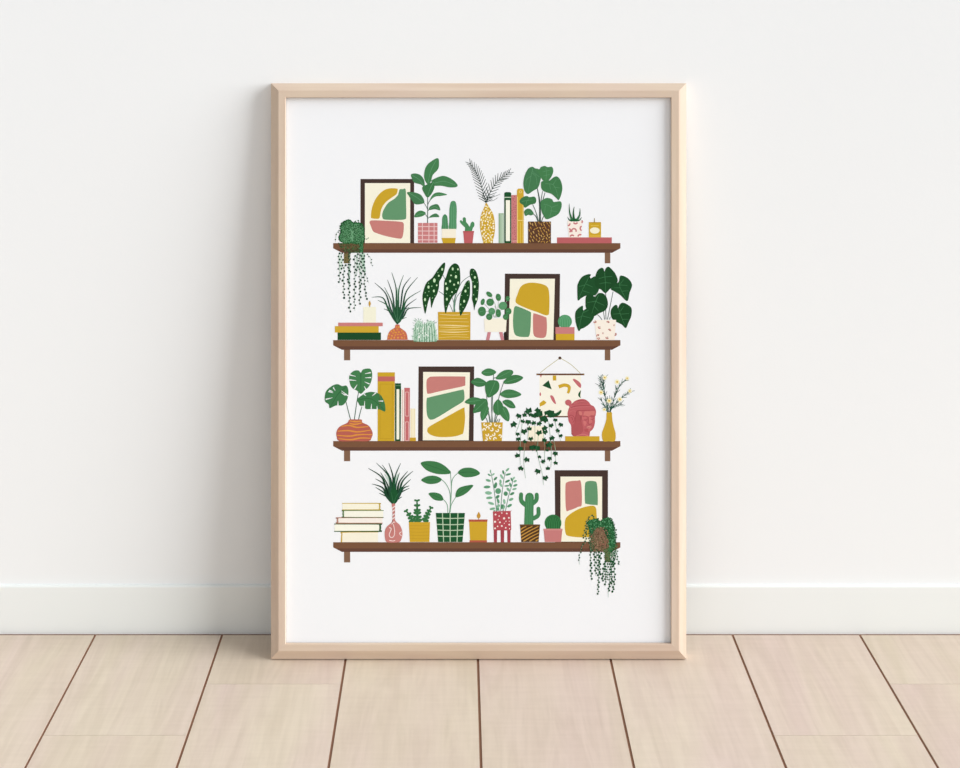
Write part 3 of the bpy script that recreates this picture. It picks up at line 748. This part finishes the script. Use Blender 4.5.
def d(s):
    s.poly([(580,203),(621,203),(618,592),(580,592)], '#CB6B6C')
    for x0_, y0_, x1_, y1_ in ((588,234,612,410), (588,452,611,590)):
        for a, b_ in (((x0_,y0_),(x1_,y0_)),((x1_,y0_),(x1_,y1_)),((x1_,y1_),(x0_,y1_)),((x0_,y1_),(x0_,y0_))): s.stroke([a, b_], 4, 4, '#F0C4BC', 1)
book('pink book with pale line panels on the third shelf', 4, Z_['r3a'], d)
def d(s):
    s.rect(624,355,661,568,'#FBF0CE'); s.rect(633,355,637,568,'#EDD9A0',1); s.rect(650,355,654,568,'#EDD9A0',1); s.rect(620,567,665,592,'#CFA12C',1)
book('short cream book with a mustard foot on the third shelf', 4, Z_['r3a'], d)

s = Ink('printed_potted_plant', 'many-leaved plant in a mustard patterned pot on the third shelf', 6, Z_['r3c'])
for q in ([(205,520),(212,330),(220,150)], [(198,520),(175,400),(165,300)], [(225,520),(245,400),(268,300),(302,195)], [(232,520),(245,470),(262,440)], [(220,180),(236,172)], [(190,520),(185,470),(170,440)], [(212,520),(205,420),(205,320)], [(175,520),(165,490),(150,470)], [(240,520),(255,490)], [(258,520),(268,490)]): s.stroke(q, 7, 5, '#64786C', 0)
PL = [[(126,136),(160,107),(200,105),(240,130),(210,155),(160,160)], [(46,205),(85,177),(120,180),(162,207),(150,236),(100,244),(65,226)],
      [(236,182),(265,140),(310,115),(360,116),(370,140),(340,168),(290,187)], [(295,215),(330,170),(390,152),(447,172),(410,205),(350,222)],
      [(268,300),(310,268),(370,268),(432,300),(400,322),(330,331),(285,318)], [(288,358),(320,342),(360,355),(388,402),(350,408),(310,385)],
      [(-2,362),(40,330),(90,326),(132,345),(110,375),(50,380)], [(62,442),(75,390),(110,340),(160,338),(177,380),(150,420),(100,440)],
      [(130,505),(118,460),(130,420),(165,390),(184,410),(175,450),(152,490)], [(222,440),(217,390),(240,350),(262,343),(292,385),(285,440),(255,462)],
      [(262,440),(288,395),(320,408),(342,460),(336,508),(300,492)], [(155,225),(175,200),(205,193),(250,200),(265,240),(245,290),(180,327),(157,280)]]
for i, q in enumerate(PL): s.blob(q, ['#3F804A','#3B7B46'][i % 2], 1 + (i == 11) + (i in (3, 9)))
for q in ([(140,135),(225,130)], [(60,205),(150,212)], [(250,175),(350,125)], [(305,212),(430,172)], [(280,300),(420,298)], [(300,358),(378,398)], [(12,360),(120,348)], [(75,430),(160,350)], [(135,490),(172,400)], [(250,350),(255,450)], [(290,405),(332,495)], [(232,205),(185,315)]): s.stroke(q, 3.5, 2.5, '#5F9F6B', 4)
pt = [(125,517),(290,517),(283,660),(138,660)]
s.poly(pt, '#CDA32E', 5)
def cee(s, x, y, r):
    a = r.uniform(0, 360); s.arc(x, y, 11, a, a + 230, 9, '#FBF3DA', 6)
s.scatter(pt, 26, 30, cee, 33, 14)
s.end()

s = Ink('printed_wall_hanging', 'cream wall hanging with coloured scraps hung above the third shelf', 2, Z_['d15'])
s.rect(104,272,560,732,'#FCF6E2')
s.stroke([(318,95),(200,180),(112,250)], 7, 7, '#C4BC8A', 1); s.stroke([(338,92),(450,160),(552,255)], 7, 7, '#C4BC8A', 1)
s.ell(328,88,17,17,'#5B4436',2); s.rect(70,258,596,277,'#6B4430',2); s.ell(80,267,9,9,'#8C6A3A',3); s.ell(588,267,9,9,'#8C6A3A',3)
s.rect(96,724,568,739,'#6B4430',2)
s.poly([(135,390),(205,332),(238,432)], '#15502A', 1); s.rect(250,280,288,335,MUST,1)
s.stroke([(315,405),(375,385),(425,400),(428,440),(415,475)], 38, 26, '#D0A72C', 1, wm=36)
s.blob([(470,325),(490,318),(540,350),(560,380),(556,415),(530,400),(495,360)], '#CB6C70', 1)
s.blob([(560,445),(545,455),(528,485),(535,510),(556,525),(550,490)], '#1B5530', 1)
s.blob([(220,505),(240,498),(262,520),(285,585),(272,590),(245,560)], '#CB6C70', 1)
s.poly([(103,585),(150,550),(180,575),(160,600),(108,622)], '#D0A72C', 1); s.ell(113,485,9,20,'#CB6C70',1); s.poly([(108,277),(130,277),(120,305)], '#CB6C70', 1)
s.end()

s = Ink('printed_sculpture', 'red sculpted head with a hair bun on a mustard block, third shelf', 5, Z_['d6'])
s.ell(117,176,46,42,'#C76468',0,20,20); s.stroke([(135,200),(160,240)], 44, 40, '#C76468')
s.blob([(300,126),(350,132),(400,165),(430,205),(475,232),(502,290),(498,350),(488,380),(487,460),(462,540),(412,592),(405,648),(300,652),(190,645),(160,600),(155,500),(122,440),(112,380),(106,320),(130,240),(165,190),(225,145)], '#C55F63', 0)
s.blob([(232,292),(290,288),(305,350),(285,400),(310,470),(325,560),(300,600),(270,645),(195,640),(165,600),(160,500),(205,455),(215,370)], '#B75558', 1)
s.blob([(345,300),(400,296),(470,292),(490,300),(480,345),(430,350),(400,368),(330,352)], '#D87871', 1)
s.blob([(262,300),(290,295),(310,330),(300,352),(270,340)], '#D87871', 2)
s.blob([(300,385),(330,370),(375,385),(350,410),(320,420)], '#D0696A', 2)
s.blob([(320,440),(345,430),(370,455),(355,500),(340,500)], '#D5726F', 2)
s.blob([(405,380),(420,360),(440,400),(450,440),(430,465),(405,460)], '#D5726F', 2)
s.blob([(370,510),(430,500),(445,512),(420,535),(380,530)], '#E08A80', 2)
s.blob([(345,545),(420,545),(440,560),(400,590),(350,580)], '#BC5457', 1)
s.blob([(400,545),(430,552),(420,575),(400,578)], '#D0696A', 2)
DKR = '#98393F'
for q in ([(230,292),(330,285),(490,278)], [(150,250),(220,225),(350,215),(420,222)], [(170,200),(240,180),(390,180)], [(230,150),(300,145),(370,155)], [(235,300),(218,380),(205,460)],
          [(335,412),(360,420),(385,405)], [(425,405),(450,415),(470,395)], [(390,375),(398,420),(392,465),(420,480),(440,465)], [(320,375),(350,362),(385,370)], [(405,372),(440,365),(475,375)],
          [(360,512),(400,522),(445,508)], [(120,380),(150,350),(195,375),(200,420),(175,460)], [(150,390),(170,385),(175,420)], [(160,600),(170,625),(195,642)]): s.stroke(q, 5, 4, DKR, 3)
for q in ([(140,260),(230,240),(430,232)], [(190,190),(300,165),(385,172)], [(130,310),(180,290),(225,300)]): s.stroke(q, 5, 4, '#D67A77', 3)
s.stroke([(230,640),(320,618),(400,640)], 10, 14, '#D77871', 2)
s.rect(72,645,552,714,'#CFA52C',4); s.end()

s = Ink('printed_vase', 'mustard bottle vase with daisy sprigs at the right end of the third shelf', 5, Z_['d12'])
s.blob([(130,436),(156,434),(182,436),(186,500),(205,590),(222,655),(212,727),(150,729),(95,727),(80,655),(100,590),(125,510)], '#CFA52B', 3)
SS = '#1F4B3A'
sprigs = ([(140,440),(118,290),(98,150),(106,80)], [(140,430),(110,380),(62,280)], [(112,270),(85,200),(55,150)], [(100,180),(75,120),(60,70)], [(165,440),(205,290),(238,160)],
          [(210,280),(270,150),(335,95)], [(172,410),(240,325),(310,262),(368,218)], [(160,430),(175,340),(160,300)], [(170,400),(230,365),(285,345)], [(150,430),(140,360),(148,300)])
rr = random.Random(6)
for q in sprigs:
    s.stroke(q, 9, 4, SS, 0)
    c_ = cr(q, False, 5) if len(q) > 2 else q
    for i in range(2, len(c_)-1, 2):
        an = math.atan2(c_[i+1][1]-c_[i-1][1], c_[i+1][0]-c_[i-1][0])
        for sg in (-1, 1):
            a2 = an + sg*rr.uniform(0.35, 0.6); l = rr.uniform(34, 60)
            s.stroke([c_[i], (c_[i][0]+l*math.cos(a2), c_[i][1]+l*math.sin(a2))], 7, 3, rr.choice([SS, '#2E5E4A', '#4F7F68']), 0)
for x, y, k in ((110,78,1),(237,122,1.1),(340,85,.9),(72,230,1.1),(155,315,1.15),(265,300,1.05),(367,215,.9),(105,405,.8)):
    for j in range(7):
        a = j*2*math.pi/7
        s.ell(x+13*k*math.cos(a), y+13*k*math.sin(a), 12*k, 8*k, '#FBF1BE', 1, math.degrees(a), 8)
    s.ell(x, y, 9*k, 9*k, '#D9AE40', 2, 0, 10)
s.end()

s = Ink('printed_trailing_plant', 'ivy trailing from a cream pot over the third shelf', 7, Z_['d8'])
s.rect(165,235,305,372,'#FBF1D6')
LG = '#8DB495'
for q in ([(100,150),(75,240),(50,300)], [(110,210),(92,400),(92,585)], [(135,390),(125,560),(140,705)], [(225,200),(225,390)], [(240,440),(265,560),(290,660),(303,765)], [(298,260),(312,420),(312,580)], [(350,200),(372,430),(370,605)], [(385,330),(410,440),(412,575)], [(400,170),(425,270),(460,370)], [(170,250),(160,360)], [(255,300),(250,420)]): s.stroke(q, 4, 3, LG, 1)
def ivy(x, y, r_, a):
    pts = []
    for deg, rad in ((0,1.3),(24,.62),(56,1.08),(88,.5),(125,.88),(160,.5),(200,.5),(235,.88),(272,.5),(304,1.08),(336,.62)):
        t = math.radians(deg + a); pts.append((x+0.93*r_*rad*math.cos(t), y+0.93*r_*rad*math.sin(t)))
    s.poly(pts, '#15502A', 2)
rr = random.Random(12)
for i, (x, y, r_) in enumerate([(80,140,30),(160,105,40),(135,138,28),(185,130,24),(40,215,36),(115,195,24),(165,195,32),(215,145,30),(245,90,34),(262,130,44),(215,210,27),(300,165,42),(335,112,32),(372,110,36),(380,140,30),(270,210,28),(325,180,26),(175,262,27),(125,290,33),(70,305,23),(255,300,34),(318,250,33),(315,295,28),(370,235,26),(410,178,24),(460,220,26),(427,272,25),(458,320,22),(385,340,31),(75,350,26),(130,372,24),(185,355,26),(310,365,28),(360,400,38),(95,435,29),(200,425,34),(245,430,34),(335,455,18),(410,480,29),(68,505,28),(145,535,32),(265,510,20),(295,558,26),(357,525,26),(408,565,24),(95,612,29),(252,640,32),(343,620,24),(318,710,30)]):
    ivy(x, y, r_, rr.choice([90, -90, 60, 120, -60]) + rr.uniform(-20, 20))
s.blob([(345,140),(380,115),(420,118),(455,92),(465,102),(440,138),(400,152),(360,158)], '#15502A', 3)
for q in ([(390,130),(455,100)], [(262,110),(262,160)], [(160,90),(162,130)], [(245,380),(235,450)], [(360,380),(365,430)]): s.stroke(q, 3, 2, '#3C7A4C', 4)
for q in ([(135,395),(128,460)], [(225,375),(228,400)], [(312,400),(312,460)], [(400,385),(408,460)]): s.stroke(q, 3.5, 3, '#9C8A62', 3)
s.end()

# ================= lowest shelf
def tome(label, x0, x1, y0, y1, c, fill, spine, w=6):
    s = Ink('printed_book', label, 4, Z_['d14'])
    s.rect(x0+(10 if spine == 'l' else 4), y0, x1-(10 if spine == 'r' else 4), y1, fill)
    xs_, xe = (x0, x1) if spine == 'l' else (x1, x0)
    q = 10 if spine == 'l' else -10
    m = (y0+y1)/2
    s.stroke([(xe, y0), (xs_+q*1.6, y0), (xs_+q*0.4, y0+7), (xs_, m), (xs_+q*0.4, y1-7), (xs_+q*1.6, y1), (xe, y1)], w, w, c, 1, wm=w*2.2, seg=4)
    s.end()
tome('cream book with thin mustard covers, topmost of the stack on the lowest shelf', 148,478,378,434,'#C9AC48','#FCF6DC','r')
tome('cream book with green covers, second from the top of the stack', 158,512,440,500,'#5F8248','#FBF8E4','l')
tome('pale pink-edged book in the middle of the stack on the lowest shelf', 108,505,503,550,'#BC8670','#FCF1E4','l')
tome('cream book with dark green covers, fourth in the stack', 80,482,558,622,'#355F33','#FCFAE6','r', 8)
s = Ink('printed_book', 'thick cream book with a mustard spine at the bottom of the stack', 4, Z_['d14'])
s.rect(148,628,462,716,'#FBF3DA'); s.stroke([(465,628),(165,630),(148,645),(144,716)], 6, 12, '#CBA53A', 1); s.end()

s = Ink('printed_air_plant', 'grassy air plant in a pink swirled bulb vase on the lowest shelf', 4, Z_['d14'])
s.stroke([(597,380),(600,230),(640,120)], 20, 3, '#B9D2C0', 0, wm=40); s.stroke([(597,380),(580,230),(520,120)], 20, 3, '#C3D8C8', 0, wm=34)
blades(s, (597,382), [((378,72),(495,150)),((448,25),(555,140)),((500,42),(570,160)),((556,25),(592,140)),((660,28),(610,150)),((768,96),(680,180)),((722,98),(650,190)),((748,168),(670,245)),((738,245),(660,285)),((408,208),(500,240)),
    ((440,237),(515,285)),((473,290),(540,320)),((440,163),(520,215)),((672,320),(632,345)),((485,108),(545,215)),((735,225),(680,250)),((650,110),(620,210))], ['#17432A','#21523A','#1E4A30'], 17)
s.blob([(597,385),(568,330),(572,275),(590,235),(597,180),(608,235),(628,270),(634,320),(612,380)], '#14552B', 4)
for a in ([(597,380),(585,320),(575,280)], [(600,380),(620,320),(640,290)]): s.stroke(a, 4, 2, '#3B7A50', 5)
vz = [(582,384),(611,384),(607,430),(606,500),(618,535),(655,570),(676,635),(664,695),(640,717),(545,717),(525,690),(521,625),(540,580),(580,545),(592,500),(590,440)]
s.blob(vz, '#CE8078', 4, 4)
for q in ([(560,590),(578,600),(560,650),(575,675),(600,665),(608,620),(596,560)], [(668,625),(650,640),(668,662)], [(560,700),(590,706),(612,700)], [(582,560),(600,540),(612,545)]): s.stroke(q, 6, 5, '#FBE9E0', 5)
for y in (410, 440, 475, 505): s.stroke([(586,y+10),(610,y-8)], 9, 9, '#F3E3DC', 5)
s.end()

s = Ink('printed_cactus', 'jagged three-stem cactus in a mustard pot on the lowest shelf', 4, Z_['r4b'])
def zig(stem, n, r_):
    s.stroke(stem, 24, 10, '#30703D', 0)
    c_ = cr(stem, False, 8) if len(stem) > 2 else [(stem[0][0]+(stem[1][0]-stem[0][0])*i/8, stem[0][1]+(stem[1][1]-stem[0][1])*i/8) for i in range(9)]
    for i in range(n):
        p = c_[int((i+0.7)/(n)*(len(c_)-1))] if i < n-1 else c_[-1]
        k = 1 - 0.45*i/n
        a = math.degrees(math.atan2(stem[-1][1]-stem[0][1], stem[-1][0]-stem[0][0]))
        for sg in (-1, 1):
            t = math.radians(a + sg*70)
            s.ell(p[0]+r_*0.5*k*math.cos(t), p[1]+r_*0.5*k*math.sin(t), r_*0.55*k, 13*k, '#33753F', 1, math.degrees(t), 12)
zig([(135,515),(133,440),(131,352)], 6, 36); zig([(100,515),(78,470),(48,430)], 4, 28); zig([(188,515),(212,455),(238,405)], 5, 28)
s.poly([(68,515),(231,515),(226,668),(75,668)], '#D0A52A', 2)
for y in (540, 565, 590, 615, 640): s.stroke([(74,y),(150,y+3),(225,y)], 3, 3, '#BF9524', 3)
s.end()

s = Ink('printed_potted_plant', 'five-leaved plant in a dark green gridded pot on the lowest shelf', 4, Z_['r4b'])
SG = '#6FA27E'
for q in ([(380,445),(393,320),(393,220),(387,125)], [(384,430),(385,300),(355,225),(315,185)], [(368,445),(362,380),(328,335)], [(385,440),(395,380),(432,318)], [(393,300),(402,190),(448,135)]): s.stroke(q, 6, 5, SG, 0)
PL = [[(160,60),(210,46),(280,52),(340,80),(390,130),(370,146),(290,146),(220,125),(180,95)], [(445,132),(480,103),(540,97),(590,115),(614,143),(570,165),(500,171),(460,152)],
      [(163,190),(210,163),(270,160),(320,185),(290,215),(230,223),(190,212)], [(220,295),(260,287),(310,300),(333,335),(320,351),(270,346),(240,325)], [(426,320),(435,275),(470,245),(560,229),(540,265),(500,300),(450,322)]]
for i, q in enumerate(PL): s.blob(q, '#3A7C45', 1)
for q in ([(170,62),(270,95),(385,138)], [(452,138),(530,130),(605,142)], [(170,192),(240,190),(312,187)], [(228,298),(280,318),(328,342)], [(430,315),(480,275),(550,235)]): s.stroke(q, 4, 3, '#2C6639', 2)
s.poly([(275,445),(499,445),(480,668),(293,668)], '#17562C', 1)
GL = '#BCD3AE'
for xa, xb in ((326,335),(385,385),(445,438)): s.stroke([(xa,446),(xb,668)], 7, 7, GL, 2)
for y, xa, xb in ((484,279,495),(532,283,491),(576,287,487),(622,290,483)): s.stroke([(xa,y),((xa+xb)/2,y+3),(xb,y)], 7, 7, GL, 3)
s.end()

s = Ink('printed_candle', 'mustard candle jar with red bands and a flame on the lowest shelf', 4, Z_['r4b'])
s.stroke([(604,497),(604,470)], 4, 4, '#9A6A3A'); s.blob([(605,437),(614,452),(619,468),(612,484),(604,488),(594,482),(590,466),(597,450)], '#C9963A', 1)
s.poly([(527,495),(673,495),(670,515),(530,515)], '#B9553C', 2); s.poly([(531,512),(670,512),(667,656),(538,656)], '#D0A62B', 3); s.rect(534,655,668,670,'#B9583F',3); s.end()

s = Ink('printed_potted_plant', 'fine-leaved sprigs in a red dotted pot on legs on the lowest shelf', 4, Z_['d13'])
for q in ([(140,445),(118,250),(98,130),(82,55)], [(180,445),(190,290),(212,130),(225,70)], [(225,445),(255,300),(285,200),(298,130)], [(165,445),(155,380),(150,330)], [(200,445),(215,350)]): s.stroke(q, 7, 5, '#5E8C74', 0)
LC = ['#7DB58E','#5E9E74','#8CBF9C','#4D8D63']
for i, (x, y, a, b_, r_) in enumerate([(82,60,6,16,0),(70,95,18,8,35),(108,90,17,8,-40),(130,130,22,11,-45),(60,148,26,12,15),(48,211,33,14,-3),(62,268,34,17,5),(130,195,15,30,15),(70,315,32,13,-5),(155,250,28,28,0),(88,368,32,13,18),(150,305,22,14,-45),(100,420,28,12,-12),(155,345,12,24,-20),(155,395,22,14,-40),
      (205,70,9,22,-15),(245,45,22,10,-45),(252,90,28,10,-15),(190,112,11,27,-30),(245,155,26,11,-25),(178,158,11,20,-10),(238,200,24,8,-5),(180,190,11,24,-30),(228,275,20,22,0),(252,235,12,22,-40),(272,190,10,22,-15),(303,128,9,20,40),(285,140,8,20,-20),(318,155,18,10,-30),(320,195,22,11,-20),(312,230,22,10,-15),(290,275,24,12,-30),(280,330,24,13,-25),(265,390,26,13,-30),(214,350,12,24,-10),(192,400,14,24,10),(212,405,10,18,20),(150,420,12,20,10),(120,440,10,12,0)]):
    s.ell(x, y, a, b_, LC[i % 4], 1, r_, 12)
    if a > 20: s.stroke([(x-a*.6*math.cos(math.radians(r_)), y-a*.6*math.sin(math.radians(r_))), (x+a*.6*math.cos(math.radians(r_)), y+a*.6*math.sin(math.radians(r_)))], 3, 2, '#3F7A56', 2)
RD = '#BC4A52'
s.poly([(105,445),(275,440),(281,622),(272,628),(240,628),(212,628),(178,628),(145,628),(110,625)], RD, 3)
for xa, xb in ((112,145),(178,213),(242,275)): s.poly([(xa,625),(xb,625),(xb-1,742),(xa+2,742)], '#A63E48', 3)
for x, y, r_ in ((130,475,9),(190,460,7),(238,465,8),(165,490,7),(212,512,11),(258,507,9),(125,545,11),(172,550,9),(155,525,5),(230,540,6),(262,572,9),(150,588,7),(190,585,9),(228,603,8),(125,608,9),(215,560,5),(265,610,6),(262,540,5)): s.ell(x, y, r_, r_, '#F8E6DC', 4, 0, 8)
s.stroke([(270,450),(282,436)], 5, 3, RD, 4); s.stroke([(205,440),(215,430)], 5, 3, RD, 4)
s.end()

s = Ink('printed_cactus', 'saguaro cactus with arms in a brown striped pot on the lowest shelf', 4, Z_['r4c'])
CG = '#3F8550'
s.stroke([(490,540),(492,430),(496,322)], 72, 66, CG, 0, cap=True)
s.stroke([(431,302),(433,352),(468,385)], 30, 36, CG, 0, cap=True); s.stroke([(551,304),(548,345),(520,372)], 30, 34, CG, 0, cap=True)
s.stroke([(564,412),(562,462),(528,486)], 30, 34, CG, 0, cap=True)
for x in (-22,-8,8,22): s.stroke([(490+x,535),(492+x,430),(496+x*0.7,310)], 3, 2, '#5FA672', 1)
s.poly([(422,535),(576,535),(566,668),(432,668)], '#533820', 2)
for i in range(9):
    c0 = 572 + i*25
    xa, xb = 427 + i*1.2, 568
    if c0 - 0.55*(xb-xa) < 548: xb = xa + (c0-548)/0.55
    if c0 > 662: xa2 = xa + (c0-662)/0.55
    else: xa2 = xa
    if xb - xa2 < 12: continue
    s.stroke([(xa2, c0-0.55*(xa2-xa)), ((xa2+xb)/2, c0-0.55*((xa2+xb)/2-xa)-3), (xb, c0-0.55*(xb-xa))], 10, 6, '#C69240', 3)
s.rect(421,533,577,543,'#6B4A28',4)
s.end()
s = Ink('printed_cactus', 'round dark cactus in a pink pot on the lowest shelf', 5, Z_['r4c'])
s.ell(676,522,65,65,'#2E7A40',0,0,28)
for x in (-50,-34,-17,0,17,34,50): s.stroke([(676+x*1.0,572),(676+x,520),(676+x*0.5,468)], 4, 3, '#195426', 1)
s.poly([(603,567),(748,567),(738,668),(613,668)], '#CC7C78', 2); s.rect(602,566,749,580,'#D48A84',3)
s.end()

# ------------------------------------------------------------------ light: daylight from the right, bright room around
def sun(name, direction, strength, angle, color):
    l = bpy.data.lights.new(name, 'SUN'); l.energy = strength; l.angle = math.radians(angle); l.color = color
    o = bpy.data.objects.new(name, l); COL.objects.link(o)
    o.rotation_euler = Vector(direction).to_track_quat('Z', 'Y').to_euler()
    o.location = (2.4, 0.6, 2.2)
    return o
sun('daylight', (3.2, -1.0, 1.3), 4.5, 46, (0.975, 1.008, 1.048))
w = bpy.data.worlds.new('bright_room'); sc.world = w; w.use_nodes = True
bg = w.node_tree.nodes['Background']; bg.inputs['Color'].default_value = (0.945, 0.998, 1.06, 1); bg.inputs['Strength'].default_value = 0.575

# ------------------------------------------------------------------ camera
cam = bpy.data.cameras.new('camera'); co = bpy.data.objects.new('camera', cam); COL.objects.link(co)
co.location = (0, 0, H); co.rotation_euler = (math.pi/2 - TH, 0, 0)
cam.sensor_fit = 'HORIZONTAL'; cam.sensor_width = 36; cam.lens = 36*F/960
cam.shift_x = (480-XP)/960; cam.shift_y = -(384-YP)/960
cam.clip_start = 0.05; cam.clip_end = 50
sc.camera = co
sc.view_settings.view_transform = 'Standard'; sc.view_settings.look = 'None'
sc.view_settings.exposure = 0.0; sc.view_settings.gamma = 1.0; sc.view_settings.use_curve_mapping = False
